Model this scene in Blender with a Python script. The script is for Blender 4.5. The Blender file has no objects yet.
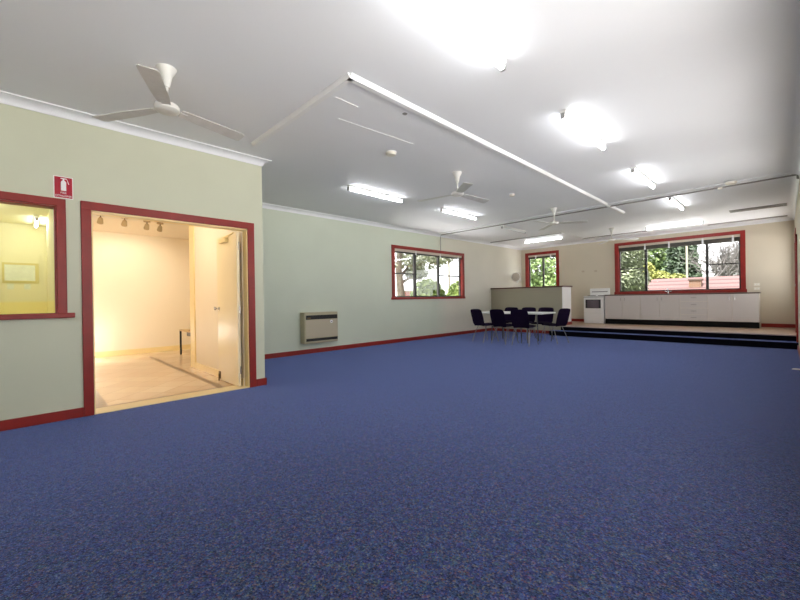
import bpy, bmesh, math, random
from mathutils import Vector, Matrix
random.seed(7)
S = bpy.context.scene
COL = S.collection
PI = math.pi

# ------------------------------------------------------------------ dimensions (metres)
XN, XF, YB, XR, ZC = -4.82, -6.955, 13.29, 0.18, 2.958   # near-left wall, far-left wall, kitchen wall, right wall, ceiling
YE = 2.212                                               # end of the near-left wall
YF = -2.2                                                # wall behind the camera
PZ = 0.26                                                # kitchen platform height
CB = 2.883                                               # underside of cornice

# ------------------------------------------------------------------ materials
def lin(c):
    return tuple(((v / 255) / 12.92 if v / 255 <= .04045 else ((v / 255 + .055) / 1.055) ** 2.4) for v in c) + (1,)

def mat(name, rgb, rough=.6, metal=0, noise=0, nscale=8, bump=0, bscale=60, coat=0, spec=.5, sheen=0):
    m = bpy.data.materials.new(name); m.use_nodes = True
    nt = m.node_tree; b = nt.nodes['Principled BSDF']
    col = lin(rgb)
    b.inputs['Base Color'].default_value = col
    b.inputs['Roughness'].default_value = rough
    b.inputs['Metallic'].default_value = metal
    b.inputs['Specular IOR Level'].default_value = spec
    if coat: b.inputs['Coat Weight'].default_value = coat
    if sheen: b.inputs['Sheen Weight'].default_value = sheen
    if noise or bump:
        g = nt.nodes.new('ShaderNodeNewGeometry')
    if noise:
        n = nt.nodes.new('ShaderNodeTexNoise'); n.inputs['Scale'].default_value = nscale; n.inputs['Detail'].default_value = 4
        nt.links.new(g.outputs['Position'], n.inputs['Vector'])
        r = nt.nodes.new('ShaderNodeValToRGB')
        r.color_ramp.elements[0].position = .3; r.color_ramp.elements[1].position = .7
        r.color_ramp.elements[0].color = tuple(v * (1 - noise) for v in col[:3]) + (1,)
        r.color_ramp.elements[1].color = tuple(min(1, v * (1 + noise)) for v in col[:3]) + (1,)
        nt.links.new(n.outputs['Fac'], r.inputs['Fac']); nt.links.new(r.outputs['Color'], b.inputs['Base Color'])
    if bump:
        n2 = nt.nodes.new('ShaderNodeTexNoise'); n2.inputs['Scale'].default_value = bscale; n2.inputs['Detail'].default_value = 3
        nt.links.new(g.outputs['Position'], n2.inputs['Vector'])
        bp = nt.nodes.new('ShaderNodeBump'); bp.inputs['Strength'].default_value = bump; bp.inputs['Distance'].default_value = .01
        nt.links.new(n2.outputs['Fac'], bp.inputs['Height']); nt.links.new(bp.outputs['Normal'], b.inputs['Normal'])
    return m

def two_paint(name, rgb1, rgb2, axis, at, rough=.55, soft=.02):
    """two paint colours meeting at a line across the wall"""
    m = mat(name, rgb1, rough); nt = m.node_tree; b = nt.nodes['Principled BSDF']
    g = nt.nodes.new('ShaderNodeNewGeometry'); s = nt.nodes.new('ShaderNodeSeparateXYZ')
    nt.links.new(g.outputs['Position'], s.inputs[0])
    mr = nt.nodes.new('ShaderNodeMapRange'); mr.inputs['From Min'].default_value = at - soft; mr.inputs['From Max'].default_value = at + soft
    nt.links.new(s.outputs['XYZ'.index(axis)], mr.inputs['Value'])
    mx = nt.nodes.new('ShaderNodeMix'); mx.data_type = 'RGBA'
    mx.inputs[6].default_value = lin(rgb1); mx.inputs[7].default_value = lin(rgb2)
    nt.links.new(mr.outputs[0], mx.inputs[0])
    n = nt.nodes.new('ShaderNodeTexNoise'); n.inputs['Scale'].default_value = 1.7; n.inputs['Detail'].default_value = 5
    nt.links.new(g.outputs['Position'], n.inputs['Vector'])
    r = nt.nodes.new('ShaderNodeMapRange'); r.inputs['To Min'].default_value = .95; r.inputs['To Max'].default_value = 1.05
    nt.links.new(n.outputs['Fac'], r.inputs['Value'])
    mm = nt.nodes.new('ShaderNodeMix'); mm.data_type = 'RGBA'; mm.blend_type = 'MULTIPLY'; mm.inputs[0].default_value = 1
    nt.links.new(mx.outputs[2], mm.inputs[6]); nt.links.new(r.outputs[0], mm.inputs[7])
    nt.links.new(mm.outputs[2], b.inputs['Base Color'])
    return m

def emit(name, rgb, strength):
    m = bpy.data.materials.new(name); m.use_nodes = True; nt = m.node_tree
    b = nt.nodes['Principled BSDF']; b.inputs['Base Color'].default_value = (.9, .9, .9, 1)
    b.inputs['Emission Color'].default_value = lin(rgb); b.inputs['Emission Strength'].default_value = strength
    return m

def glass(name, refl=1.0, tint=(255, 255, 255)):
    m = bpy.data.materials.new(name); m.use_nodes = True; nt = m.node_tree
    nt.nodes.clear()
    o = nt.nodes.new('ShaderNodeOutputMaterial'); t = nt.nodes.new('ShaderNodeBsdfTransparent'); t.inputs[0].default_value = lin(tint)
    g = nt.nodes.new('ShaderNodeBsdfGlossy'); g.inputs['Roughness'].default_value = 0.0
    f = nt.nodes.new('ShaderNodeFresnel'); f.inputs['IOR'].default_value = 1.5
    mu = nt.nodes.new('ShaderNodeMath'); mu.operation = 'MULTIPLY'; mu.inputs[1].default_value = refl
    x = nt.nodes.new('ShaderNodeMixShader')
    nt.links.new(f.outputs[0], mu.inputs[0]); nt.links.new(mu.outputs[0], x.inputs[0])
    nt.links.new(t.outputs[0], x.inputs[1]); nt.links.new(g.outputs[0], x.inputs[2]); nt.links.new(x.outputs[0], o.inputs[0])
    return m

def carpet_mat(name):
    m = mat(name, (80, 88, 130), .95, spec=.15); nt = m.node_tree; b = nt.nodes['Principled BSDF']
    g = nt.nodes.new('ShaderNodeNewGeometry')
    v = nt.nodes.new('ShaderNodeTexVoronoi'); v.inputs['Scale'].default_value = 150
    nt.links.new(g.outputs['Position'], v.inputs['Vector'])
    s = nt.nodes.new('ShaderNodeSeparateColor'); nt.links.new(v.outputs['Color'], s.inputs[0])
    r = nt.nodes.new('ShaderNodeValToRGB'); cr = r.color_ramp; cr.interpolation = 'LINEAR'
    pts = [(0, (32, 36, 60)), (.25, (44, 54, 94)), (.5, (57, 71, 114)), (.7, (67, 84, 122)), (.82, (90, 66, 76)), (.9, (104, 96, 94)), (.95, (98, 108, 128)), (1, (48, 76, 90))]
    cr.elements[0].position = pts[0][0]; cr.elements[0].color = lin(pts[0][1])
    cr.elements[1].position = 1; cr.elements[1].color = lin(pts[-1][1])
    for p, c in pts[1:-1]:
        e = cr.elements.new(p); e.color = lin(c)
    nt.links.new(s.outputs[0], r.inputs['Fac'])
    n = nt.nodes.new('ShaderNodeTexNoise'); n.inputs['Scale'].default_value = 36; n.inputs['Detail'].default_value = 5
    nt.links.new(g.outputs['Position'], n.inputs['Vector'])
    mr = nt.nodes.new('ShaderNodeMapRange'); mr.inputs['From Min'].default_value = .3; mr.inputs['From Max'].default_value = .7
    mr.inputs['To Min'].default_value = .66; mr.inputs['To Max'].default_value = 1.30
    nt.links.new(n.outputs['Fac'], mr.inputs['Value'])
    mm = nt.nodes.new('ShaderNodeMix'); mm.data_type = 'RGBA'; mm.blend_type = 'MULTIPLY'; mm.inputs[0].default_value = 1
    nt.links.new(r.outputs['Color'], mm.inputs[6]); nt.links.new(mr.outputs[0], mm.inputs[7])
    nt.links.new(mm.outputs[2], b.inputs['Base Color'])
    v2 = nt.nodes.new('ShaderNodeTexVoronoi'); v2.inputs['Scale'].default_value = 46
    nt.links.new(g.outputs['Position'], v2.inputs['Vector'])
    m2 = nt.nodes.new('ShaderNodeMix'); m2.data_type = 'RGBA'; m2.inputs[0].default_value = .30; m2.inputs[6].default_value = (1, 1, 1, 1)
    nt.links.new(v2.outputs['Color'], m2.inputs[7])
    m3 = nt.nodes.new('ShaderNodeMix'); m3.data_type = 'RGBA'; m3.blend_type = 'MULTIPLY'; m3.inputs[0].default_value = 1
    nt.links.new(mm.outputs[2], m3.inputs[6]); nt.links.new(m2.outputs[2], m3.inputs[7]); nt.links.new(m3.outputs[2], b.inputs['Base Color'])
    b.inputs['Sheen Weight'].default_value = CARPET_SHEEN; b.inputs['Sheen Roughness'].default_value = .26
    b.inputs['Sheen Tint'].default_value = lin((146, 168, 246))
    bp = nt.nodes.new('ShaderNodeBump'); bp.inputs['Strength'].default_value = .5; bp.inputs['Distance'].default_value = .006
    nt.links.new(v.outputs['Distance'], bp.inputs['Height']); nt.links.new(bp.outputs['Normal'], b.inputs['Normal'])
    return m
CARPET_SHEEN = 1.0

def tile_mat(name):
    m = mat(name, (226, 208, 184), .22, spec=.5); nt = m.node_tree; b = nt.nodes['Principled BSDF']
    g = nt.nodes.new('ShaderNodeNewGeometry'); mp = nt.nodes.new('ShaderNodeMapping'); mp.inputs['Rotation'].default_value = (0, 0, PI / 4)
    nt.links.new(g.outputs['Position'], mp.inputs[0])
    br = nt.nodes.new('ShaderNodeTexBrick'); br.offset = 0; br.inputs['Scale'].default_value = 1
    br.inputs['Brick Width'].default_value = .33; br.inputs['Row Height'].default_value = .33; br.inputs['Mortar Size'].default_value = .006
    br.inputs['Color1'].default_value = lin((226, 206, 180)); br.inputs['Color2'].default_value = lin((214, 190, 164)); br.inputs['Mortar'].default_value = lin((196, 174, 148))
    nt.links.new(mp.outputs[0], br.inputs['Vector']); nt.links.new(br.outputs['Color'], b.inputs['Base Color'])
    return m

def course_mat(name, c1, c2, scale, rough=.8, axis='Z'):
    """rows of roof tiles / weatherboards"""
    m = mat(name, c1, rough); nt = m.node_tree; b = nt.nodes['Principled BSDF']
    g = nt.nodes.new('ShaderNodeNewGeometry')
    w = nt.nodes.new('ShaderNodeTexWave'); w.wave_type = 'BANDS'; w.bands_direction = axis; w.wave_profile = 'SAW'; w.inputs['Scale'].default_value = scale
    w.inputs['Distortion'].default_value = .3
    nt.links.new(g.outputs['Position'], w.inputs['Vector'])
    r = nt.nodes.new('ShaderNodeValToRGB'); r.color_ramp.elements[0].color = lin(c2); r.color_ramp.elements[1].color = lin(c1); r.color_ramp.elements[1].position = .45
    nt.links.new(w.outputs['Fac'], r.inputs['Fac']); nt.links.new(r.outputs['Color'], b.inputs['Base Color'])
    return m

def brick_mat(name, c1, c2, mortar):
    m = mat(name, c1, .85); nt = m.node_tree; b = nt.nodes['Principled BSDF']
    tc = nt.nodes.new('ShaderNodeNewGeometry'); s = nt.nodes.new('ShaderNodeSeparateXYZ'); nt.links.new(tc.outputs['Position'], s.inputs[0])
    a = nt.nodes.new('ShaderNodeMath'); nt.links.new(s.outputs[0], a.inputs[0]); nt.links.new(s.outputs[1], a.inputs[1])
    c = nt.nodes.new('ShaderNodeCombineXYZ'); nt.links.new(a.outputs[0], c.inputs[0]); nt.links.new(s.outputs[2], c.inputs[1])
    br = nt.nodes.new('ShaderNodeTexBrick'); br.inputs['Scale'].default_value = 1; br.inputs['Brick Width'].default_value = .23; br.inputs['Row Height'].default_value = .086; br.inputs['Mortar Size'].default_value = .01
    br.inputs['Color1'].default_value = lin(c1); br.inputs['Color2'].default_value = lin(c2); br.inputs['Mortar'].default_value = lin(mortar)
    nt.links.new(c.outputs[0], br.inputs['Vector']); nt.links.new(br.outputs['Color'], b.inputs['Base Color'])
    return m

def leaf_mat(name, c1, c2, scale=1.2):
    m = mat(name, c1, .6); nt = m.node_tree; b = nt.nodes['Principled BSDF']
    g = nt.nodes.new('ShaderNodeNewGeometry'); n = nt.nodes.new('ShaderNodeTexNoise'); n.inputs['Scale'].default_value = scale; n.inputs['Detail'].default_value = 8; n.inputs['Roughness'].default_value = .75
    nt.links.new(g.outputs['Position'], n.inputs['Vector'])
    r = nt.nodes.new('ShaderNodeValToRGB'); r.color_ramp.elements[0].position = .36; r.color_ramp.elements[1].position = .64
    r.color_ramp.elements[0].color = lin(c1); r.color_ramp.elements[1].color = lin(c2)
    nt.links.new(n.outputs['Fac'], r.inputs['Fac']); nt.links.new(r.outputs['Color'], b.inputs['Base Color'])
    return m

M = {}
M['green'] = two_paint('pale_green_paint', (206, 212, 194), (218, 213, 198), 'Y', 8.5, soft=.3)
M['near_green'] = mat('sage_paint', (205, 206, 183), .55, noise=.03, nscale=1.6)
M['cream_wall'] = mat('beige_paint', (206, 196, 176), .6, noise=.02, nscale=1.5)
M['half_wall_shaded'] = mat('half_wall_front_shaded', (172, 166, 144), .6, noise=.02, nscale=2)  # darker colour carries the shade on the front face
M['half_end_lit'] = mat('half_wall_end_bright', (232, 230, 226), .5)  # lighter colour carries the side light on the end face
M['ceiling'] = mat('ceiling_paint', (236, 237, 240), .7, noise=.012, nscale=1.1)
M['cornice'] = mat('cornice_white', (236, 237, 240), .5)
M['moulding'] = mat('ceiling_strip_white', (238, 238, 238), .5)
M['reveal'] = mat('reveal_cream', (212, 204, 186), .5)
M['red'] = mat('red_timber', (142, 28, 18), .42, noise=.10, nscale=9)
M['cap'] = mat('dark_timber_cap', (84, 40, 30), .4, noise=.12, nscale=14)
M['carpet'] = carpet_mat('blue_fleck_carpet')
M['riser'] = mat('shaded_step_carpet', (14, 14, 24), .95, noise=.2, nscale=70, spec=.1)  # near-black colour carries the shade on the carpeted risers
M['platform'] = mat('brown_vinyl', (168, 142, 118), .35, noise=.08, nscale=5)
M['nosing'] = mat('step_nosing', (206, 190, 186), .35)
M['tile'] = tile_mat('cream_tiles')
M['tile_border'] = mat('tile_border', (140, 116, 88), .3, noise=.15, nscale=24)
M['threshold'] = mat('threshold', (226, 208, 164), .35)
M['foyer_wall'] = mat('foyer_cream_paint', (242, 230, 208), .5, noise=.015, nscale=1.3)
M['foyer_trim'] = mat('foyer_cream_gloss', (244, 222, 164), .3)
M['leaf_door'] = mat('cream_gloss_door', (244, 228, 190), .3)
M['yellow'] = two_paint('yellow_paint', (246, 236, 160), (240, 236, 192), 'Z', 1.16)
M['white'] = mat('white_enamel', (236, 236, 234), .3)
M['fan'] = mat('fan_white', (226, 224, 218), .35, noise=.03, nscale=20)
M['fan_blade'] = mat('fan_blade_grey_white', (208, 207, 204), .4, noise=.06, nscale=14)
M['holder'] = mat('lampholder_grey', (150, 150, 148), .5)
M['tube'] = emit('fluorescent_tube', (250, 252, 255), 7)
M['tube_off'] = mat('unlit_tube', (238, 240, 240), .25)
M['track'] = mat('track_grey', (150, 148, 145), .5)
M['vent'] = mat('vent_grey', (142, 140, 138), .5)
M['vent_dark'] = mat('vent_dark', (66, 64, 62), .8)
M['metal'] = mat('chrome', (206, 206, 208), .22, metal=1)
M['leg_steel'] = mat('brushed_leg_steel', (150, 148, 146), .35, metal=.9)
M['bronze'] = mat('bronze_hinge', (120, 98, 66), .4, metal=.8)
M['steel'] = mat('grey_steel', (96, 96, 100), .4, metal=.6)
M['alum'] = mat('charcoal_aluminium', (62, 60, 58), .45, metal=.2)
M['blind'] = mat('dark_headrail', (64, 60, 52), .6)
M['glass'] = glass('window_glass', .12)
M['office_glass'] = glass('office_glass', 1.0)
M['navy'] = mat('navy_upholstery', (26, 14, 40), .9, noise=.2, nscale=90, spec=.08)
M['laminate'] = mat('white_laminate', (238, 238, 236), .3)
M['cab'] = mat('cabinet_laminate', (206, 200, 196), .45)
M['cab_edge'] = mat('cabinet_side', (222, 214, 202), .45)
M['kick'] = mat('black_kickboard', (8, 8, 9), .6, spec=.2)
M['worktop'] = mat('worktop_grey', (96, 84, 76), .4, noise=.2, nscale=60)
M['oven_glass'] = mat('oven_glass', (96, 86, 98), .12, coat=.5)
M['oven_dark'] = mat('oven_dark', (26, 26, 40), .3)
M['heater'] = mat('heater_beige', (182, 172, 142), .4, noise=.02, nscale=20)
M['heater_panel'] = mat('heater_panel', (190, 178, 154), .45)
M['black'] = mat('black_grille', (20, 18, 16), .5)
M['sign_red'] = mat('sign_red', (176, 20, 44), .25, coat=.4)
M['sign_white'] = mat('sign_white', (244, 240, 240), .3)
M['paper'] = mat('white_paper', (240, 240, 236), .7)
M['board'] = mat('reflection_board', (232, 238, 214), .5, noise=.06, nscale=14)  # pale tone of the window reflection in the office glass
M['board_frame'] = mat('reflection_frame', (222, 212, 140), .5)
M['spot_head'] = mat('spot_beige', (196, 176, 138), .4)
M['bench_top'] = mat('bench_top', (190, 160, 112), .4)
M['plate'] = mat('switch_plate', (228, 222, 208), .35)
M['old_plate'] = mat('faded_plate', (190, 176, 154), .5)
M['wf_face'] = mat('fan_grille_grey', (198, 190, 178), .5)
M['concrete'] = mat('unseen_shell', (150, 150, 150), .9)
M['bounce_paving'] = mat('pale_bounce_paving', (226, 225, 224), .9, noise=.04, nscale=2)  # added paving, kept pale to bounce sunlight indoors
M['grass'] = mat('lawn', (80, 96, 48), .95, noise=.3, nscale=1.4)
M['tiles_roof'] = course_mat('terracotta_tiles', (92, 64, 62), (40, 25, 23), 1.25)
M['brick'] = brick_mat('brick', (112, 80, 58), (94, 64, 46), (120, 106, 92))
M['redbrick'] = brick_mat('red_brick', (150, 62, 50), (130, 50, 42), (150, 120, 108))
M['cap_dark'] = mat('chimney_cap', (84, 70, 62), .9)
M['bark'] = mat('bark', (78, 70, 60), .95, noise=.35, nscale=7, bump=.6, bscale=18)
M['bark_grey'] = mat('grey_bark', (96, 92, 90), .95, noise=.25, nscale=7)
M['post'] = mat('pale_post', (150, 142, 126), .8)
M['leaf_olive'] = leaf_mat('olive_leaves', (56, 60, 42), (98, 104, 74))
M['leaf_green'] = leaf_mat('green_leaves', (52, 76, 34), (106, 126, 68))
M['leaf_yellow'] = leaf_mat('yellow_green_leaves', (76, 84, 30), (130, 132, 60))
M['leaf_dark'] = leaf_mat('conifer_leaves', (32, 46, 32), (66, 84, 58))
M['leaf_lime'] = leaf_mat('lime_leaves', (64, 82, 26), (112, 130, 54))
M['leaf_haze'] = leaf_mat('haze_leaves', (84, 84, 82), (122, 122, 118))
M['leaf_grey'] = leaf_mat('grey_green_leaves', (58, 66, 48), (104, 112, 80))

# ------------------------------------------------------------------ mesh builder
class MB:
    def __init__(s): s.bm = bmesh.new()
    def box(s, x0, x1, y0, y1, z0, z1, bev=0):
        v = [s.bm.verts.new(p) for p in ((x0, y0, z0), (x1, y0, z0), (x1, y1, z0), (x0, y1, z0), (x0, y0, z1), (x1, y0, z1), (x1, y1, z1), (x0, y1, z1))]
        f = [s.bm.faces.new([v[i] for i in q]) for q in ((0, 3, 2, 1), (4, 5, 6, 7), (0, 1, 5, 4), (1, 2, 6, 5), (2, 3, 7, 6), (3, 0, 4, 7))]
        if bev:
            es = list({e for q in f for e in q.edges})
            bmesh.ops.bevel(s.bm, geom=es, offset=bev, segments=2, profile=.5, affect='EDGES')
        return s
    def tube(s, pts, r, n=10, r2=None, cap=True):
        pts = [Vector(p) for p in pts]; rings = []
        N = len(pts)
        for i, p in enumerate(pts):
            d = (pts[min(i + 1, N - 1)] - pts[max(i - 1, 0)]).normalized()
            a = Vector((0, 0, 1)) if abs(d.z) < .9 else Vector((1, 0, 0))
            u = d.cross(a).normalized(); w = d.cross(u)
            rr = r if r2 is None else r + (r2 - r) * i / (N - 1)
            rings.append([s.bm.verts.new(p + u * (rr * math.cos(2 * PI * k / n)) + w * (rr * math.sin(2 * PI * k / n))) for k in range(n)])
        for a, b in zip(rings, rings[1:]):
            for k in range(n): s.bm.faces.new((a[k], a[(k + 1) % n], b[(k + 1) % n], b[k]))
        if cap:
            s.bm.faces.new(rings[0][::-1]); s.bm.faces.new(rings[-1])
        return s
    def lathe(s, prof, c=(0, 0, 0), n=28, axis='Z'):
        c = Vector(c); rings = []
        for r, h in prof:
            ring = []
            for k in range(n):
                a = 2 * PI * k / n; x, y = r * math.cos(a), r * math.sin(a)
                p = {'Z': (x, y, h), 'X': (h, x, y), 'Y': (x, h, y)}[axis]
                ring.append(s.bm.verts.new(c + Vector(p)))
            rings.append(ring)
        for a, b in zip(rings, rings[1:]):
            for k in range(n): s.bm.faces.new((a[k], a[(k + 1) % n], b[(k + 1) % n], b[k]))
        s.bm.faces.new(rings[0][::-1]); s.bm.faces.new(rings[-1])
        return s
    def prism(s, poly, z0, z1, plane='XY'):
        def P(a, b, c): return {'XY': (a, b, c), 'XZ': (a, c, b), 'YZ': (c, a, b)}[plane]
        lo = [s.bm.verts.new(P(a, b, z0)) for a, b in poly]; hi = [s.bm.verts.new(P(a, b, z1)) for a, b in poly]
        n = len(poly)
        s.bm.faces.new(lo[::-1]); s.bm.faces.new(hi)
        for i in range(n): s.bm.faces.new((lo[i], lo[(i + 1) % n], hi[(i + 1) % n], hi[i]))
        return s
    def xform(s, m):
        bmesh.ops.transform(s.bm, matrix=m, verts=s.bm.verts); return s
    def build(s, name, m, parent=None, world=True, smooth=False, mods=()):
        bmesh.ops.recalc_face_normals(s.bm, faces=s.bm.faces)
        if parent is not None and world:
            t = Vector((0, 0, 0)); q = parent
            while q is not None: t += Vector(q.location); q = q.parent
            bmesh.ops.translate(s.bm, vec=-t, verts=s.bm.verts)
        me = bpy.data.meshes.new(name); s.bm.to_mesh(me); s.bm.free()
        me.materials.append(m)
        if smooth:
            for p in me.polygons: p.use_smooth = True
            try: me.set_sharp_from_angle(angle=math.radians(40))
            except Exception: pass
        o = bpy.data.objects.new(name, me); COL.objects.link(o)
        if parent is not None: o.parent = parent
        return o

def struct(o): o['kind'] = 'structure'; return o
def empty(name, loc=(0, 0, 0), rz=0):
    o = bpy.data.objects.new(name, None); COL.objects.link(o); o.location = loc; o.rotation_euler = (0, 0, rz); o.empty_display_size = .1
    return o
def sgroup(name, loc): return struct(empty(name, loc))
def tag(o, label, cat, group=None):
    o['label'] = label; o['category'] = cat
    if group: o['group'] = group
    return o
def thing(name, label, cat, loc=(0, 0, 0), rz=0, group=None): return tag(empty(name, loc, rz), label, cat, group)
def dup(root, loc, rz=None, label=None, group=None):
    r = root.copy(); COL.objects.link(r); r.location = loc
    if rz is not None: r.rotation_euler = (0, 0, rz)
    if label: r['label'] = label
    if group: r['group'] = group
    for ch in list(root.children):
        c = ch.copy(); COL.objects.link(c); c.parent = r
        for g in list(ch.children):
            d = g.copy(); COL.objects.link(d); d.parent = c
    return r

# ------------------------------------------------------------------ shell
def wall_x(name, x0, x1, y0, y1, z0, z1, holes, m):
    """wall slab across X thickness with holes (ya,yb,za,zb)"""
    b = MB(); y = y0
    for ya, yb, za, zb in sorted(holes):
        if ya > y: b.box(x0, x1, y, ya, z0, z1)
        if za > z0: b.box(x0, x1, ya, yb, z0, za)
        if zb < z1: b.box(x0, x1, ya, yb, zb, z1)
        y = yb
    if y < y1: b.box(x0, x1, y, y1, z0, z1)
    return struct(b.build(name, m))
def wall_y(name, y0, y1, x0, x1, z0, z1, holes, m):
    b = MB(); x = x0
    for xa, xb, za, zb in sorted(holes):
        if xa > x: b.box(x, xa, y0, y1, z0, z1)
        if za > z0: b.box(xa, xb, y0, y1, z0, za)
        if zb < z1: b.box(xa, xb, y0, y1, zb, z1)
        x = xb
    if x < x1: b.box(x, x1, y0, y1, z0, z1)
    return struct(b.build(name, m))

XNb = XN - .12     # back face of the near wall
XFb = XF - .15
Lmain = [(XNb + .0, YF - .15), (XR + .15, YF - .15), (XR + .15, YB + .15), (XFb, YB + .15), (XFb, 2.02), (XNb, 2.02)]
# carpet stops at the doorway threshold line
struct(MB().prism(Lmain, -.1, 0).build('floor', M['carpet']))
struct(MB().prism(Lmain, ZC, ZC + .14).build('ceiling', M['ceiling']))
Lfoy = [(-10.05, YF - .15), (XNb, YF - .15), (XNb, 2.02), (XFb, 2.02), (XFb, 3.5), (-10.05, 3.5)]
struct(MB().prism(Lfoy, -.1, 0).build('floor_foyer', M['tile']))
struct(MB().prism([(-10.05, .25), (XNb, .25), (XNb, 2.02), (XFb, 2.02), (XFb, 3.5), (-10.05, 3.5)], 2.6, 2.7).build('ceiling_foyer', M['foyer_wall']))
struct(MB().box(-10.05, XNb, YF - .15, .25, 2.6, 2.7).build('ceiling_office', M['yellow']))

DY0, DY1, DZ = .44, 2.015, 2.035
WY0, WY1, WZ0, WZ1 = -1.6, .19, 1.02, 2.03
wall_x('wall_near_left', XNb, XN, YF, YE, 0, ZC, [(DY0, DY1, 0, DZ), (WY0, WY1, WZ0, WZ1)], M['near_green'])
struct(MB().box(XFb, XNb, 2.02, YE, 0, ZC).build('wall_left_return', M['near_green']))
LW = (6.63, 9.56, 1.15, 2.41)     # left window hole Y0,Y1,Z0,Z1
wall_x('wall_left', XFb, XF, 2.21, YB + .15, 0, ZC, [LW], M['green'])
KW = (-3.69, -.785, 1.225, 2.68)  # kitchen window hole X0,X1,Z0,Z1
SW = (-6.71, -5.63, 1.30, 2.655)
wall_y('wall_back', YB, YB + .15, XF, XR, 0, ZC, [SW, KW], M['cream_wall'])
RW = [(.5, 3.0, .4, 2.55), (3.7, 5.7, .7, 2.25), (6.2, 8.05, .7, 2.2), (11.98, 13.1, 1.1, 2.45)]   # unseen windows added along the right wall to brighten the hall
wall_x('wall_right', XR, XR + .15, YF, YB + .15, 0, ZC, [(-1.95, -.4, .4, 2.55)] + RW + [(10.88, 11.7, PZ, 2.2)], M['cream_wall'])
wall_y('wall_front', YF - .15, YF, -9.9, XR + .15, 0, ZC, [], M['near_green'])
# foyer and office shells
wall_x('wall_foyer_back', -10.05, -9.9, .25, 3.5, 0, 2.6, [], M['foyer_wall'])
wall_x('wall_office_back', -10.05, -9.9, YF, .25, 0, 2.6, [], M['yellow'])
struct(MB().box(-9.9, XNb, .34, .39, 0, 2.6).build('wall_foyer_left', M['foyer_wall']))
struct(MB().box(-9.9, XNb, .25, .34, 0, 2.6).build('wall_office_right', M['yellow']))
struct(MB().box(XFb + .2, XNb, 1.985, 2.02, 0, 2.6).build('wall_foyer_right', M['foyer_wall']))
struct(MB().box(-9.9, XFb, 3.4, 3.5, 0, 2.6).build('wall_foyer_far', M['foyer_wall']))
struct(MB().box(XFb - .03, XFb + .2, 1.965, 2.02, 0, 2.6, .006).build('trim_1', M['foyer_trim']))     # corner post in the foyer
struct(MB().box(-9.9, -9.885, .39, 3.4, 0, .11).build('baseboard_foyer_back', M['foyer_trim']))
struct(MB().box(XFb + .2, XNb, 1.97, 1.985, 0, .1).build('baseboard_foyer_right', M['foyer_trim']))
b = MB(); b.box(-9.2, -5.05, 1.72, 1.80, 0, .002); b.box(-9.2, -5.05, .50, .60, 0, .002); b.box(-5.13, -5.05, .6, 1.72, 0, .002)
struct(b.build('trim_2', M['tile_border']))
struct(MB().box(XNb - .12, XN + .005, DY0, DY1, 0, .006).build('trim_3', M['threshold']))

# cornices
def cornice(name, axis, a, b, wall, sign, ma=0, mb=0, m=None):
    prof = [(0, -.078), (.010, -.078), (.012, -.070)]
    for k in range(0, 7):
        t = k / 6 * PI / 2
        prof.append((.012 + .062 * (1 - math.cos(t)), -.070 + .056 * math.sin(t)))
    prof += [(.078, -.012), (.092, -.012), (.092, 0), (0, 0)]
    B = MB(); va = []; vb = []
    for d, z in prof:
        pa, pb = a - ma * d, b + mb * d
        P = (lambda t: (wall + sign * d, t, ZC + z)) if axis == 'Y' else (lambda t: (t, wall + sign * d, ZC + z))
        va.append(B.bm.verts.new(P(pa))); vb.append(B.bm.verts.new(P(pb)))
    n = len(prof)
    for i in range(n): B.bm.faces.new((va[i], va[(i + 1) % n], vb[(i + 1) % n], vb[i]))
    B.bm.faces.new(va[::-1]); B.bm.faces.new(vb)
    return struct(B.build(name, m or M['cornice'], smooth=True))
cornice('trim_4', 'Y', YF, YE, XN, 1, 0, 1)
cornice('trim_5', 'X', XF, XN, YE, 1, 0, 1)
cornice('trim_6', 'Y', YE, YB, XF, 1)
cornice('trim_7', 'X', XF, XR, YB, -1)
cornice('trim_8', 'Y', YF, YB, XR, -1)

# baseboards
BH = .092
def skirt(name, x0, x1, y0, y1, z0=0, h=BH):
    b = MB(); b.box(x0, x1, y0, y1, z0, z0 + h, .004); return struct(b.build(name, M['red']))
skirt('baseboard_near_left', XN, XN + .018, YF, .37)
skirt('baseboard_corner', XN, XN + .018, 2.095, YE + .018)
skirt('baseboard_return', XF, XN, YE, YE + .018)
skirt('baseboard_left', XF, XF + .018, YE + .018, 11.15)
skirt('baseboard_left_platform', XF, XF + .018, 11.79, YB, PZ)
skirt('baseboard_back', XF + .018, -4.52, YB - .018, YB, PZ)
skirt('baseboard_back_right', -.43, XR, YB - .018, YB, PZ)
skirt('baseboard_right', XR - .018, XR, YF, 10.69)

# ceiling strips: L-shaped moulding, patched joints, dark strips painting a shadow line over the kitchen
b = MB()
tp_ = [(-.045, 0), (-.045, -.008), (-.022, -.034), (.022, -.034), (.045, -.008), (.045, 0)]
b.prism([(-2.505 + a, ZC + c) for a, c in tp_], 1.90, 9.42, 'XZ'); b.prism([(1.92 + a, ZC + c) for a, c in tp_], -4.36, -2.48, 'YZ')
struct(b.build('trim_9', M['moulding']))
struct(MB().box(-2.870, -2.855, 2.02, 2.28, ZC - .004, ZC).build('trim_10', M['moulding']))
b = MB(); b.prism([(-3.19, 2.28), (-3.175, 2.28), (-3.095, 3.3), (-3.11, 3.3)], ZC - .004, ZC); struct(b.build('trim_11', M['moulding']))
struct(MB().box(XF + .1, -4.5, 10.98, 11.03, ZC - .02, ZC).build('trim_12', M['track']))  # dark strip stands for the shadow line where the ceiling level shifts
struct(MB().box(-4.5, -4.46, 10.98, 12.62, ZC - .012, ZC).build('trim_13', M['ceiling']))
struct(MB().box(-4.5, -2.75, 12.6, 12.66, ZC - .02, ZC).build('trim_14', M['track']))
struct(MB().box(-1.42, .06, 12.84, 12.93, ZC - .02, ZC).build('trim_15', M['track']))
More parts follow.
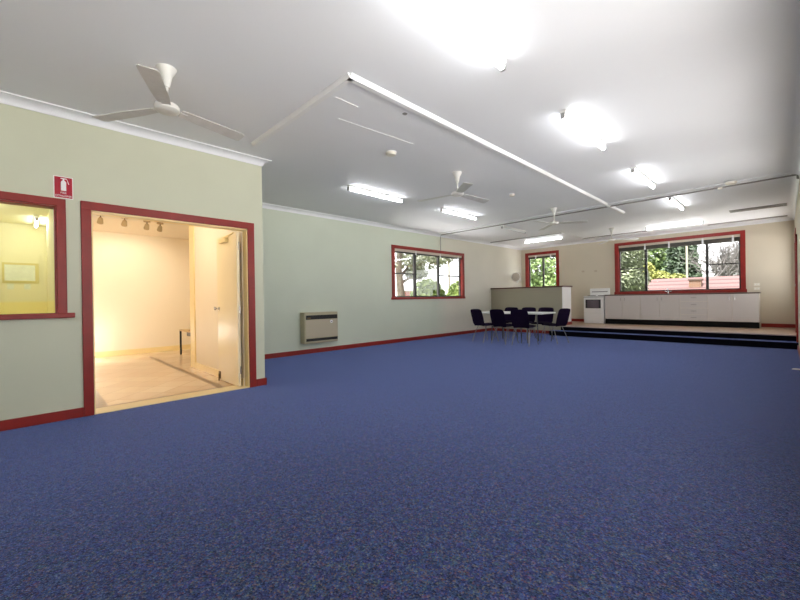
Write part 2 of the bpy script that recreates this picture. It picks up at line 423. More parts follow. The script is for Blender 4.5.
struct(MB().box(XF + .09, XR - .09, 8.28, 8.46, ZC - .02, ZC, .004).build('trim_16', M['ceiling']))

# raised kitchen platform and carpeted steps
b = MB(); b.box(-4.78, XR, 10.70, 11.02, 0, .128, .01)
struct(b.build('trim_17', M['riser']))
struct(MB().box(-4.78, XR, 10.705, 11.02, .128, .133).build('trim_18', M['carpet']))
b = MB(); b.box(-4.57, XR, 11.02, 11.15, 0, PZ - .004); b.box(-4.57, XR, 11.15, 11.79, 0, PZ - .004)
struct(b.build('trim_19', M['riser']))
b = MB(); b.box(XF, XR, 11.79, YB, 0, PZ); b.box(-4.57, XR, 11.05, 11.79, PZ - .004, PZ)
struct(b.build('floor_platform', M['platform']))
struct(MB().box(-4.57, XR, 11.005, 11.06, PZ - .022, PZ + .004, .004).build('trim_20', M['nosing']))

# half wall with timber cap
hw = sgroup('wall_half', (XF, 11.15, 0))
MB().box(XF, -4.575, 11.15, 11.79, 0, 1.39).build('panel', M['half_wall_shaded'], hw)
MB().box(-4.575, -4.565, 11.15, 11.79, PZ, 1.39).build('end_panel', M['half_end_lit'], hw)
MB().box(XF, -4.535, 11.11, 11.83, 1.39, 1.43, .006).build('cap', M['cap'], hw)
MB().box(XF + .018, -4.78, 11.132, 11.15, 0, BH, .004).build('skirting', M['red'], hw)
MB().box(-4.565, -4.548, 11.15, 11.80, PZ, PZ + .09, .003).build('skirting', M['red'], hw)

# ------------------------------------------------------------------ doors
d1 = sgroup('door_1', (XN, DY0, 0))
b = MB(); b.box(XN, XN + .022, .37, .45, 0, 2.11, .005); b.build('architrave', M['red'], d1)
b = MB(); b.box(XN, XN + .022, 2.005, 2.09, 0, 2.11, .005); b.build('architrave', M['red'], d1)
b = MB(); b.box(XN, XN + .024, .37, 2.09, 2.03, 2.112, .005); b.build('architrave', M['red'], d1)
b = MB(); b.box(XNb - .01, XN + .004, DY0, DY0 + .022, 0, DZ); b.build('jamb', M['foyer_trim'], d1)
b = MB(); b.box(XNb - .01, XN + .004, DY1 - .022, DY1, 0, DZ); b.build('jamb', M['foyer_trim'], d1)
b = MB(); b.box(XNb - .01, XN + .004, DY0, DY1, DZ - .022, DZ); b.build('jamb', M['foyer_trim'], d1)
# right leaf, folded back along the foyer wall
lf = MB().box(-5.63, -4.915, 1.905, 1.94, .012, 2.0, .003).build('leaf', M['leaf_door'], d1)
k = MB(); k.lathe([(.024, 0), (.026, -.006), (.012, -.010), (.010, -.035), (.022, -.042), (.028, -.055), (.022, -.068), (.004, -.072)], (-5.57, 1.905, 1.01), 18, 'Y')
k.build('door_knob', M['metal'], lf, smooth=True)
MB().box(-5.634, -5.629, 1.912, 1.933, .93, 1.09).build('latch_plate', M['metal'], lf)
for z in (.22, 1.0, 1.82):
    MB().tube([(-4.908, 1.935, z - .05), (-4.908, 1.935, z + .05)], .009, 8).build('hinge', M['metal'], lf)
b = MB(); b.box(-5.42, -5.2, 1.86, 1.905, 1.90, 1.955, .004); b.tube([(-5.3, 1.88, 1.965), (-5.0, 1.90, 2.0)], .008, 6)
b.build('door_closer', M['foyer_trim'], lf)
b = MB(); b.box(-5.6, -5.54, 1.895, 1.905, .03, .13); b.tube([(-5.57, 1.89, .0), (-5.57, 1.89, .1)], .008, 8); b.build('floor_bolt', M['bronze'], lf)
# left leaf, opened against the other foyer wall
l2 = MB().box(-5.72, -4.95, .40, .435, .012, 2.0, .003).build('leaf', M['leaf_door'], d1)
for z in (.22, 1.82):
    MB().box(-4.953, -4.925, .462, .468, z - .05, z + .05).build('hinge', M['bronze'], l2)

d2 = sgroup('door_2', (XR, 11.3, PZ))
MB().box(XR - .028, XR, 10.78, 10.88, 0, 2.26, .004).build('architrave', M['red'], d2)
MB().box(XR - .028, XR, 11.70, 11.79, PZ, 2.26, .004).build('architrave', M['red'], d2)
MB().box(XR - .028, XR, 10.78, 11.79, 2.18, 2.265, .004).build('architrave', M['red'], d2)
b = MB(); b.box(XR + .03, XR + .07, 10.88, 10.98, PZ, 2.2); b.box(XR + .03, XR + .07, 11.60, 11.70, PZ, 2.2); b.box(XR + .03, XR + .07, 10.98, 11.60, PZ, PZ + .2); b.box(XR + .03, XR + .07, 10.98, 11.60, 2.1, 2.2)
dl = b.build('leaf', M['red'], d2)
MB().box(XR + .048, XR + .052, 10.98, 11.60, PZ + .2, 2.1).build('pane', M['glass'], dl)
MB().lathe([(.024, 0), (.012, -.01), (.010, -.035), (.026, -.05), (.02, -.062), (.003, -.066)], (XR + .03, 10.96, PZ + 1.0), 16, 'X').build('door_knob', M['metal'], dl, smooth=True)

# ------------------------------------------------------------------ windows
def P3(side):
    """maps (along, depth into the wall, z) to world for a wall side"""
    if side == 'left': return lambda a, d, z: (XF - d, a, z)
    if side == 'back': return lambda a, d, z: (a, YB + d, z)
def wbox(side, a0, a1, d0, d1, z0, z1, bev=0, B=None):
    B = B or MB(); p = P3(side)(a0, d0, z0); q = P3(side)(a1, d1, z1)
    B.box(min(p[0], q[0]), max(p[0], q[0]), min(p[1], q[1]), max(p[1], q[1]), z0, z1, bev); return B
def window(n, side, outer, inner, hole, mull, rails, sill_out=.03):
    oa0, oa1, oz0, oz1 = outer; ia0, ia1, iz0, iz1 = inner
    w = sgroup('window_%d' % n, P3(side)((oa0 + oa1) / 2, 0, oz0))
    t = .022
    wbox(side, oa0, ia0, -t, 0, oz0, oz1, .004).build('architrave', M['red'], w)
    wbox(side, ia1, oa1, -t, 0, oz0, oz1, .004).build('architrave', M['red'], w)
    wbox(side, oa0, oa1, -t - .002, 0, iz1, oz1, .004).build('architrave', M['red'], w)
    wbox(side, oa0 - .02, oa1 + .02, -sill_out, .07, oz0, iz0, .005).build('sill', M['red'], w)
    ha0, ha1, hz0, hz1 = hole
    wbox(side, ia0 - .01, ia0 + .012, 0, .13, iz0, iz1).build('reveal', M['red'], w)
    wbox(side, ia1 - .012, ia1 + .01, 0, .13, iz0, iz1).build('reveal', M['red'], w)
    wbox(side, ia0, ia1, .012, .13, iz1 - .06, iz1).build('head_board', M['reveal'], w)
    # aluminium frame
    top = iz1 - .06
    B = MB()
    for a, c in ((ia0 + .012, ia0 + .042), (ia1 - .042, ia1 - .012)): wbox(side, a, c, .07, .12, iz0, top, 0, B)
    wbox(side, ia0 + .012, ia1 - .012, .07, .12, iz0, iz0 + .03, 0, B); wbox(side, ia0 + .012, ia1 - .012, .07, .12, top - .03, top, 0, B)
    B.build('frame', M['alum'], w)
    for a, wd in mull: wbox(side, a - wd / 2, a + wd / 2, .068, .122, iz0 + .03, top - .03).build('mullion', M['alum'], w)
    for a0, a1, z in rails: wbox(side, a0, a1, .075, .115, z - .016, z + .016).build('mid_rail', M['alum'], w)
    edges = [ia0 + .042] + [a for a, _ in mull] + [ia1 - .042]
    for e0, e1 in zip(edges, edges[1:]):
        wbox(side, e0, e1, .093, .097, iz0 + .03, top - .03).build('pane', M['glass'], w)
    return w
window(1, 'left', (6.545, 9.622, 1.095, 2.487), (6.65, 9.54, 1.155, 2.405), LW, [(7.49, .085), (8.485, .07)], [(6.69, 7.45, 1.775), (8.52, 9.5, 1.775)])
window(2, 'back', (-6.80, -5.54, 1.22, 2.745), (-6.70, -5.64, 1.305, 2.65), SW, [(-6.15, .055)], [])
window(3, 'back', (-3.775, -.705, 1.150, 2.765), (-3.675, -.795, 1.232, 2.675), KW, [(-2.945, .065), (-1.495, .06)], [(-3.63, -2.98, 1.94), (-1.46, -.84, 1.92)])
# unseen windows added along the right wall, outside the frame, to let in daylight
for n, (a0, a1, z0, z1) in enumerate([(-1.95, -.4, .4, 2.55)] + RW):
    w = sgroup('window_%d' % (5 + n), (XR, (a0 + a1) / 2, z0))
    MB().box(XR - .008, XR, a0 - .08, a0, z0 - .08, z1 + .08, .004).build('architrave', M['red'], w)
    MB().box(XR - .008, XR, a1, a1 + .08, z0 - .08, z1 + .08, .004).build('architrave', M['red'], w)
    MB().box(XR - .008, XR, a0, a1, z1, z1 + .08, .004).build('architrave', M['red'], w)
    MB().box(XR - .012, XR + .06, a0, a1, z0 - .08, z0, .004).build('sill', M['red'], w)
    b = MB()
    for c0, c1 in ((a0, a0 + .04), (a1 - .04, a1), ((a0 + a1) / 2 - .03, (a0 + a1) / 2 + .03)): b.box(XR + .06, XR + .11, c0, c1, z0, z1)
    b.box(XR + .06, XR + .11, a0 + .04, a1 - .04, z0, z0 + .035); b.box(XR + .06, XR + .11, a0 + .04, a1 - .04, z1 - .035, z1)
    b.build('frame', M['alum'], w)
    MB().box(XR + .083, XR + .087, a0 + .04, a1 - .04, z0 + .035, z1 - .035).build('pane', M['glass'], w)
# internal office window
w4 = sgroup('window_4', (XN, -.7, .97))
MB().box(XN, XN + .022, .19, .262, .97, 2.1, .005).build('architrave', M['red'], w4)
MB().box(XN, XN + .022, -1.68, -1.6, .97, 2.1, .005).build('architrave', M['red'], w4)
MB().box(XN, XN + .024, -1.68, .262, 2.03, 2.102, .005).build('architrave', M['red'], w4)
MB().box(XNb, XN + .045, -1.72, .315, .972, 1.02, .005).build('sill', M['red'], w4)
MB().box(XNb, XN, .178, .19, 1.02, 2.03).build('reveal', M['red'], w4)
MB().box(XNb, XN, -1.6, .19, 2.018, 2.03).build('reveal', M['red'], w4)
MB().box(XN - .064, XN - .058, -1.6, .178, 1.02, 2.018).build('pane', M['office_glass'], w4)

# blind headrails with white brackets
def headrail(side, a0, a1, z0, z1, d0, d1, br, label):
    c = P3(side)((a0 + a1) / 2, d0, z0)
    t = thing('blind_headrail', label, 'blind rail', c, 0)
    wbox(side, a0, a1, d0, d1, z0, z1, .006).build('rail', M['blind'], t)
    for a in br: wbox(side, a - .02, a + .02, d0 - .012, d0, z0 - .01, z1 + .05, .003).build('bracket', M['cornice'], t)
headrail('left', 6.67, 9.525, 2.30, 2.34, .02, .06, (7.47, 8.5, 9.35), 'thin dark blind rail across the top of the left wall window')
headrail('back', -6.685, -5.655, 2.52, 2.575, .02, .06, (-6.4, -5.85), 'short dark blind rail in the narrow window behind the half wall')
headrail('back', -3.66, -.81, 2.495, 2.605, .015, .065, (-2.95, -2.35, -1.58, -.95), 'long dark blind rail across the kitchen window')

# ------------------------------------------------------------------ fluorescent battens
def batten(lit, length=1.24):
    t = empty('fluorescent_light')
    MB().box(-.03, .03, -length / 2, length / 2, -.034, 0, .006).build('batten', M['white'], t)
    for s in (-1, 1):
        y = s * (length / 2 - .012)
        b = MB(); b.box(-.02, .02, y - .014, y + .014, -.082, -.03, .004); b.build('lampholder', M['holder'], t)
    MB().tube([(0, -length / 2 + .026, -.058), (0, length / 2 - .026, -.058)], .021, 14).build('tube', M['tube'] if lit else M['tube_off'], t, smooth=True)
    return t
lights = [(-1.53, 2.06, 0, 'lit bare tube at the top edge of the picture, nearest the camera'),
          (-1.53, 4.42, 0, 'large lit tube on the right ceiling, second from the camera'),
          (-1.52, 6.85, 0, 'lit tube just in front of the ceiling track, third in the right row'),
          (-1.49, 9.20, 0, 'lit tube just beyond the ceiling track, fourth in the right row'),
          (-2.02, 12.0, PI / 2, 'lit tube lying crosswise above the kitchen window'),
          (-4.93, 4.32, 0, 'lit tube on the left ceiling above the wall heater'),
          (-4.90, 6.65, 0, 'lit tube on the left ceiling beyond the middle fan'),
          (-5.36, 11.65, PI / 2, 'lit tube above the half wall, by the narrow window')]
L0 = batten(True)
tag(L0, lights[0][3], 'ceiling light', 'fluorescent tube lights in the hall')
L0.location = (lights[0][0], lights[0][1], ZC)
for x, y, rz, lab in lights[1:]:
    dup(L0, (x, y, ZC), rz, lab)
Lo = batten(False); Lo.location = (-5.06, 9.28, ZC)
tag(Lo, 'unlit white tube light near the left wall, beyond the ceiling track', 'ceiling light', 'fluorescent tube lights in the hall')
Lq = dup(L0, (-9.25, .11, 2.6), PI / 2, 'lit tube on the office ceiling, seen through the yellow window', 'office ceiling lights')
Lq.scale = (1, .66, 1)

# ------------------------------------------------------------------ ceiling fans
def make_fan():
    t = empty('ceiling_fan')
    MB().lathe([(.006, -.15), (.022, -.15), (.028, -.12), (.04, -.06), (.068, -.012), (.072, 0)], n=24).build('canopy', M['fan'], t, smooth=True)
    MB().lathe([(.012, -.27), (.012, -.14)], n=12).build('downrod', M['fan'], t, smooth=True)
    MB().lathe([(.02, -.345), (.075, -.342), (.088, -.33), (.09, -.305), (.082, -.292), (.05, -.285), (.022, -.275), (.018, -.255)], n=28).build('motor', M['fan'], t, smooth=True)
    for k in range(3):
        b = MB()
        top = [(.10, -.045), (.24, -.058), (.60, -.066), (.625, -.05), (.625, .055), (.61, .066), (.24, .058), (.10, .045)]
        b.prism(top, -.003, .003)
        b.xform(Matrix.Rotation(math.radians(-8), 4, 'X'))
        b.box(.06, .15, -.02, .02, -.004, .004)
        b.xform(Matrix.Rotation(math.radians(3), 4, 'Y')); b.xform(Matrix.Translation((0, 0, -.315)))
        b.xform(Matrix.Rotation(k * 2 * PI / 3, 4, 'Z'))
        b.build('blade', M['fan_blade'], t, world=False)
    return t
F0 = make_fan(); F0.location = (-3.42, .80, ZC); F0.rotation_euler = (0, 0, math.radians(97))
tag(F0, 'white three-blade ceiling fan nearest the camera, before the wide doorway', 'ceiling fan', 'white ceiling fans along the hall')
dup(F0, (-3.37, 4.53, ZC), math.radians(80), 'white ceiling fan in the middle, between the left tube lights')
dup(F0, (-3.36, 7.85, ZC), math.radians(20), 'small distant ceiling fan just in front of the ceiling track')
dup(F0, (-3.30, 11.37, ZC), math.radians(15), 'farthest ceiling fan, over the platform by the kitchen window')

# ------------------------------------------------------------------ ceiling bits
def detector(loc, label, r=.055):
    t = thing('smoke_detector', label, 'smoke detector', loc)
    MB().lathe([(r, -.012), (r, 0)], n=24).build('base', M['white'], t, world=False, smooth=True)
    MB().lathe([(r * .4, -.045), (r * .8, -.04), (r * .92, -.026), (r * .92, -.012)], n=24).build('cover', M['plate'], t, world=False, smooth=True)
    return t
detector((-3.46, 3.28, ZC), 'round white smoke detector on the ceiling near the white strip corner', .07)
detector((-3.41, 6.2, ZC), 'small white detector on the ceiling between the middle and third fans', .05)
detector((-.6, 8.2, ZC - .02), 'white detector on the ceiling batten towards the right wall', .08)
o = MB().lathe([(.022, -.004), (.026, 0)], (0, 0, 0), 16).build('ceiling_rosette', M['vent']); o.location = (-2.65, 2.71, ZC)
tag(o, 'small dark round cap in the ceiling beside the long white strip', 'ceiling rosette')

tr = thing('partition_track', 'long dark track running across the ceiling from wall to wall', 'ceiling track', (-3.4, 8.5, ZC))
MB().box(XF + .02, XR - .03, 8.475, 8.51, ZC - .034, ZC, .003).build('rail', M['track'], tr)
MB().lathe([(.045, 0), (.045, -.02), (.03, -.03)], (XR - .01, 8.49, ZC - .05), 18, 'X').build('end_flange', M['track'], tr, smooth=True)
MB().box(-.79, -.73, 8.44, 8.47, ZC - .06, ZC - .02, .004).build('sensor', M['plate'], tr)
o = MB().tube([(XF + .012, 8.49, 2.49), (XF + .012, 8.49, ZC - .06)], .009, 8).build('conduit', M['vent'])
tag(o, 'thin grey conduit dropping from the ceiling track to the left window', 'conduit')

vt = thing('ceiling_vent', 'grey slatted vent in the ceiling near the right wall', 'vent', (-.4, 11.24, ZC))
MB().box(-.83, .03, 11.12, 11.36, ZC - .004, ZC).build('backing', M['vent_dark'], vt)
b = MB()
for k in range(9): b.box(-.82, .02, 11.13 + k * .025, 11.145 + k * .025, ZC - .016, ZC - .004)
b.build('slats', M['vent'], vt)
b = MB(); b.box(-.85, .05, 11.10, 11.125, ZC - .014, ZC); b.box(-.85, .05, 11.355, 11.38, ZC - .014, ZC); b.box(-.85, -.825, 11.125, 11.355, ZC - .014, ZC); b.box(.025, .05, 11.125, 11.355, ZC - .014, ZC)
b.build('frame', M['vent'], vt)

# ------------------------------------------------------------------ foyer spotlights and table
sp = thing('spotlight', 'foyer spotlight nearest the left door jamb', 'spotlight', (-8.0, .87, 2.6), 0, 'foyer ceiling spotlights')
MB().lathe([(.055, -.025), (.055, 0)], n=20).build('base', M['bench_top'], sp, world=False, smooth=True)
MB().tube([(0, 0, -.025), (0, 0, -.06)], .008, 8).build('stem', M['bronze'], sp, world=False)
b = MB(); b.lathe([(.025, .05), (.035, .03), (.045, -.05), (.04, -.045)], n=18); b.xform(Matrix.Translation((-.02, 0, -.10)) @ Matrix.Rotation(math.radians(48), 4, 'Y'))
b.build('head', M['spot_head'], sp, world=False, smooth=True)
b = MB(); b.lathe([(.036, -.046), (.036, -.042)], n=18); b.xform(Matrix.Translation((-.02, 0, -.10)) @ Matrix.Rotation(math.radians(48), 4, 'Y'))
b.build('lamp', emit('spot_lamp', (255, 226, 170), 12), sp, world=False)
dup(sp, (-8.0, 1.2, 2.6), 0, 'second foyer spotlight from the left door jamb')
dup(sp, (-8.12, 1.55, 2.6), 0, 'third foyer spotlight from the left door jamb')
dup(sp, (-8.18, 1.77, 2.6), 0, 'foyer spotlight nearest the cream corner post')

bt = thing('side_table', 'small side table with thin dark legs behind the foyer corner post', 'table', (-8.55, 2.5, 0))
MB().box(-9.02, -8.1, 2.27, 2.75, .50, .53, .004).build('tabletop', M['bench_top'], bt)
MB().box(-8.6, -8.3, 2.30, 2.60, .42, .50, .004).build('drawer', M['steel'], bt)
for x in (-9.0, -8.12):
    for y in (2.29, 2.73): MB().box(x - .016, x + .016, y - .016, y + .016, 0, .50).build('leg', M['black'], bt)

# board and tabs painted as the window reflection in the office glass
nb = thing('reflection_board', 'pale framed board painted as the window reflection in the office glass', 'window reflection', (-9.9, 0, 1.4))
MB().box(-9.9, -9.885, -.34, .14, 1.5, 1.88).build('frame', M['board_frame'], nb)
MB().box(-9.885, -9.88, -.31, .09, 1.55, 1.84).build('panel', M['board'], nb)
for y, lab in ((-.28, 'left of two pale tabs below the window reflection board'), (-.06, 'right of two pale tabs below the window reflection board')):
    tag(MB().box(-9.9, -9.896, y, y + .085, 1.39, 1.495).build('reflection_tab', M['board']), lab, 'paper')

# ------------------------------------------------------------------ extinguisher sign
sg = thing('fire_sign', 'red fire extinguisher sign on the near wall above the doorway corner', 'sign', (XN, .25, 2.215))
MB().box(XN, XN + .003, .178, .318, 2.112, 2.32).build('backing', M['sign_white'], sg)
MB().box(XN + .003, XN + .0042, .184, .312, 2.118, 2.314).build('red_field', M['sign_red'], sg)
def yz(poly): return MB().prism(poly, XN + .0042, XN + .0054, 'YZ')
b = yz([(.230, 2.185), (.268, 2.185), (.268, 2.265), (.262, 2.278), (.254, 2.284), (.244, 2.284), (.236, 2.278), (.230, 2.265)])
b.prism([(.243, 2.284), (.255, 2.284), (.255, 2.296), (.243, 2.296)], XN + .0042, XN + .0054, 'YZ')
b.prism([(.228, 2.296), (.272, 2.296), (.272, 2.304), (.228, 2.304)], XN + .0042, XN + .0054, 'YZ')
b.prism([(.272, 2.304), (.272, 2.296), (.284, 2.25), (.290, 2.25)], XN + .0042, XN + .0054, 'YZ')
b.build('extinguisher_symbol', M['sign_white'], sg)
def text(word, name, size, y, z, width, parent):
    c = bpy.data.curves.new(name, 'FONT'); c.body = word; c.size = size; c.align_x = 'CENTER'; c.extrude = .0004
    o = bpy.data.objects.new(name, c); COL.objects.link(o)
    bpy.context.view_layer.update()
    me = bpy.data.meshes.new_from_object(o.evaluated_get(bpy.context.evaluated_depsgraph_get()))
    bpy.data.objects.remove(o)
    xs = [v.co.x for v in me.vertices]; k = width / (max(xs) - min(xs))
    q = bpy.data.objects.new(name, me); COL.objects.link(q); me.materials.append(M['sign_white'])
    for v in me.vertices:
        v.co = Vector((XN + .0046 + v.co.z, y + v.co.x * k, z + v.co.y)) - Vector(parent.location)
    q.parent = parent
text('FIRE', 'lettering', .026, .248, 2.156, .042, sg)
text('EXTINGUISHER', 'lettering', .024, .248, 2.128, .116, sg)

# ------------------------------------------------------------------ wall heater
h = thing('gas_heater', 'beige wall heater with black grilles on the left wall', 'heater', (XF, 4.4, .2))
hx = -6.775
MB().box(XF + .003, hx, 3.95, 4.76, .225, .86, .012).build('body', M['heater'], h)
MB().box(hx, hx + .006, 3.985, 4.745, .345, .70, .003).build('front_panel', M['heater_panel'], h)
g = MB().box(hx, hx + .004, 3.985, 4.745, .715, .80).build('upper_grille', M['black'], h)
b = MB()
for k in range(5): b.box(hx + .004, hx + .008, 3.99, 4.74, .723 + k * .016, .727 + k * .016)
b.build('louvres', M['black'], g)
MB().box(hx + .004, hx + .009, 4.01, 4.09, .735, .755).build('maker_plate', M['bronze'], g)
MB().box(hx, hx + .004, 3.985, 4.745, .27, .325).build('lower_grille', M['black'], h)
k = MB().lathe([(.035, 0), (.035, .005), (.03, .008)], (hx + .006, 4.59, .655), 20, 'X').build('dial', M['sign_white'], h, smooth=True)
MB().box(hx + .013, hx + .017, 4.575, 4.605, .648, .662).build('pointer', M['black'], k)

# ------------------------------------------------------------------ kitchen
CY = 12.65
def handle(b, x, y, z, vert=True, L=.09):
    if vert: b.tube([(x, y, z - L / 2), (x, y - .025, z - L / 2), (x, y - .025, z + L / 2), (x, y, z + L / 2)], .005, 8)
    else: b.tube([(x - L / 2, y, z), (x - L / 2, y - .025, z), (x + L / 2, y - .025, z), (x + L / 2, y, z)], .005, 8)
    return b
GC = 'white kitchen base cabinets under the long worktop'
def cabinet(x0, x1, label, drawers=False, split=None):
    t = thing('base_cabinet', label, 'cabinet', ((x0 + x1) / 2, CY + .32, PZ), 0, GC)
    MB().box(x0, x1, CY, YB - .02, PZ + .15, 1.112).build('carcass', M['cab_edge'], t)
    MB().box(x0, x1, CY + .04, CY + .06, PZ, PZ + .15).build('kickboard', M['kick'], t)
    g = .005
    if drawers:
        zz = [PZ + .155, .575, .75, .925, 1.108]
        for a, c in zip(zz, zz[1:]):
            d = MB().box(x0 + g, x1 - g, CY - .018, CY, a + g, c - g, .002).build('drawer', M['cab'], t)
            handle(MB(), (x0 + x1) / 2, CY - .018, (a + c) / 2 + .01, False, .11).build('handle', M['metal'], d)
    else:
        for a, c, hs in ((x0, split, split - .055), (split, x1, split + .055)):
            d = MB().box(a + g, c - g, CY - .018, CY, PZ + .155, 1.108, .002).build('door', M['cab'], t)
            handle(MB(), hs, CY - .018, 1.0).build('handle', M['metal'], d)
cabinet(-3.885, -2.93, 'two-door base cabinet beside the white stove', split=-3.39)
cabinet(-2.93, -2.0, 'two-door base cabinet below the sink tap', split=-2.465)
cabinet(-2.0, -1.41, 'base cabinet with four stacked drawers', True)
cabinet(-1.41, -.44, 'two-door base cabinet at the right end below the switches', split=-.935)
tag(MB().box(-3.89, -.425, CY - .025, YB - .001, 1.112, 1.145, .005).build('worktop', M['worktop']), 'long thin dark-edged worktop over the white base cabinets', 'worktop')
tp = thing('sink_tap', 'small chrome tap on the worktop under the kitchen window', 'tap', (-2.33, 13.0, 1.145))
MB().lathe([(.025, 0), (.025, .01), (.014, .02), (.014, .09)], n=14).xform(Matrix.Translation((-2.33, 13.0, 1.145))).build('body', M['metal'], tp, smooth=True)
MB().tube([(-2.33, 13.0, 1.22), (-2.33, 12.97, 1.28), (-2.33, 12.90, 1.29), (-2.33, 12.86, 1.25)], .010, 10).build('spout', M['metal'], tp, smooth=True)
for s in (-1, 1): MB().tube([(-2.33 + s * .02, 13.0, 1.2), (-2.33 + s * .08, 13.0, 1.215)], .012, 10).build('handle', M['metal'], tp, smooth=True)

st = thing('stove', 'white freestanding stove at the left end of the cabinets', 'stove', (-4.2, 12.97, PZ))
x0, x1 = -4.50, -3.91
MB().box(x0, x1, CY, YB - .03, PZ, 1.09, .006).build('body', M['white'], st)
b = MB().box(x0, x1, CY - .015, YB - .09, 1.09, 1.115, .004).build('cooktop', M['white'], st)
for xx in (-4.36, -4.05):
    for yy in (12.82, 13.05): MB().lathe([(.085, 0), (.085, .012), (.06, .016)], (xx, yy, 1.115), 20).build('hotplate', M['black'], b, smooth=True)
MB().box(x0 + .005, x1 - .005, CY - .016, CY, 1.075, 1.09).build('trim_strip', M['steel'], st)
od = MB().box(x0 + .005, x1 - .005, CY - .03, CY, .60, 1.06, .006).build('oven_door', M['white'], st)
MB().box(x0 + .06, x1 - .085, CY - .034, CY - .03, .73, 1.0).build('dark_surround', M['oven_dark'], od)
MB().box(x0 + .115, x1 - .14, CY - .037, CY - .034, .745, .985).build('window', M['oven_glass'], od)
MB().tube([(x0 + .05, CY - .03, 1.03), (x0 + .05, CY - .06, 1.03), (x1 - .05, CY - .06, 1.03), (x1 - .05, CY - .03, 1.03)], .008, 8).build('handle', M['white'], od)
MB().box(x0 + .005, x1 - .005, CY - .022, CY, PZ + .05, .585, .005).build('storage_drawer', M['white'], st)
bg = MB().box(x0, x1, YB - .09, YB - .03, 1.09, 1.36, .008).build('backguard', M['white'], st)
MB().box(x0 + .06, x1 - .06, YB - .094, YB - .09, 1.235, 1.265).build('control_strip', M['vent'], bg)
for k in range(5): MB().lathe([(.02, 0), (.016, -.025)], (x0 + .1 + k * .1, YB - .09, 1.31), 14, 'Y').build('knob', M['white'], bg, smooth=True)

# wall switches and plates
def plate(x, z, label, group=None, w=.115, hh=.072, m='plate'):
    t = thing('switch_plate', label, 'switch', (x, YB, z), 0, group)
    MB().box(x - w / 2, x + w / 2, YB - .009, YB, z - hh / 2, z + hh / 2, .003).build('plate', M[m], t)
    if m == 'plate':
      for dx in (-.025, .025): MB().box(x + dx - .008, x + dx + .008, YB - .013, YB - .009, z - .014, z + .014, .002).build('rocker', M['white'], t)
plate(-.5, 1.345, 'upper of two switch plates right of the kitchen window', 'switch plates by the kitchen window')
plate(-.5, 1.235, 'lower of two switch plates right of the kitchen window', 'switch plates by the kitchen window')
plate(-4.74, 1.945, 'small blank plate on the wall right of the narrow window', 'plates above the stove', .09, .06, 'old_plate')
plate(-4.34, 1.935, 'small blank plate on the wall directly above the stove', 'plates above the stove', .09, .06, 'old_plate')

# wall fan by the narrow window
wf = thing('wall_fan', 'round grey-faced wall fan above the half wall in the corner', 'wall fan', (XF, 12.9, 1.75))
b = MB(); b.lathe([(.06, 0), (.05, .03), (.03, .05)], (XF, 12.95, 1.70), 16, 'X'); b.tube([(XF + .04, 12.95, 1.70), (XF + .14, 12.92, 1.72), (XF + .2, 12.75, 1.82), (XF + .2, 12.6, 1.84)], .03, 10)
b.build('bracket', M['white'], wf, smooth=True)
rot = Matrix.Translation((XF + .2, 12.50, 1.84)) @ Matrix.Rotation(math.radians(-84), 4, 'Z')
b = MB(); b.lathe([(.06, -.14), (.10, -.12), (.11, -.05), (.15, .0), (.162, .03), (.162, .045)], (0, 0, 0), 26, 'X'); b.xform(rot); b.build('housing', M['white'], wf, smooth=True)
b = MB(); b.lathe([(.148, .046), (.12, .06), (.03, .068)], (0, 0, 0), 26, 'X'); b.xform(rot); b.build('grille', M['wf_face'], wf, smooth=True)

# ------------------------------------------------------------------ table and chairs
TA = math.radians(0); tv = Vector((math.cos(TA), math.sin(TA), 0)); nv = Vector((-math.sin(TA), math.cos(TA), 0))
NR = Vector((-3.93, 8.43, 0)); TL, TD = 1.80, .76
TC = NR - tv * TL / 2 + nv * TD / 2
tb = thing('folding_table', 'long white table on the carpet, ringed by dark chairs', 'table', TC, TA)
MB().box(-TL / 2, TL / 2, -TD / 2, TD / 2, .70, .735, .006).build('tabletop', M['laminate'], tb, world=False)
for sx in (-1, 1):
    for sy in (-1, 1):
        MB().tube([(sx * (TL / 2 - .42), sy * (TD / 2 - .14), .70), (sx * (TL / 2 - .40), sy * (TD / 2 - .10), 0)], .014, 10).build('leg', M['steel'], tb, world=False, smooth=True)
    MB().tube([(sx * (TL / 2 - .41), -TD / 2 + .12, .35), (sx * (TL / 2 - .41), TD / 2 - .12, .35)], .010, 8).build('crossbar', M['steel'], tb, world=False)

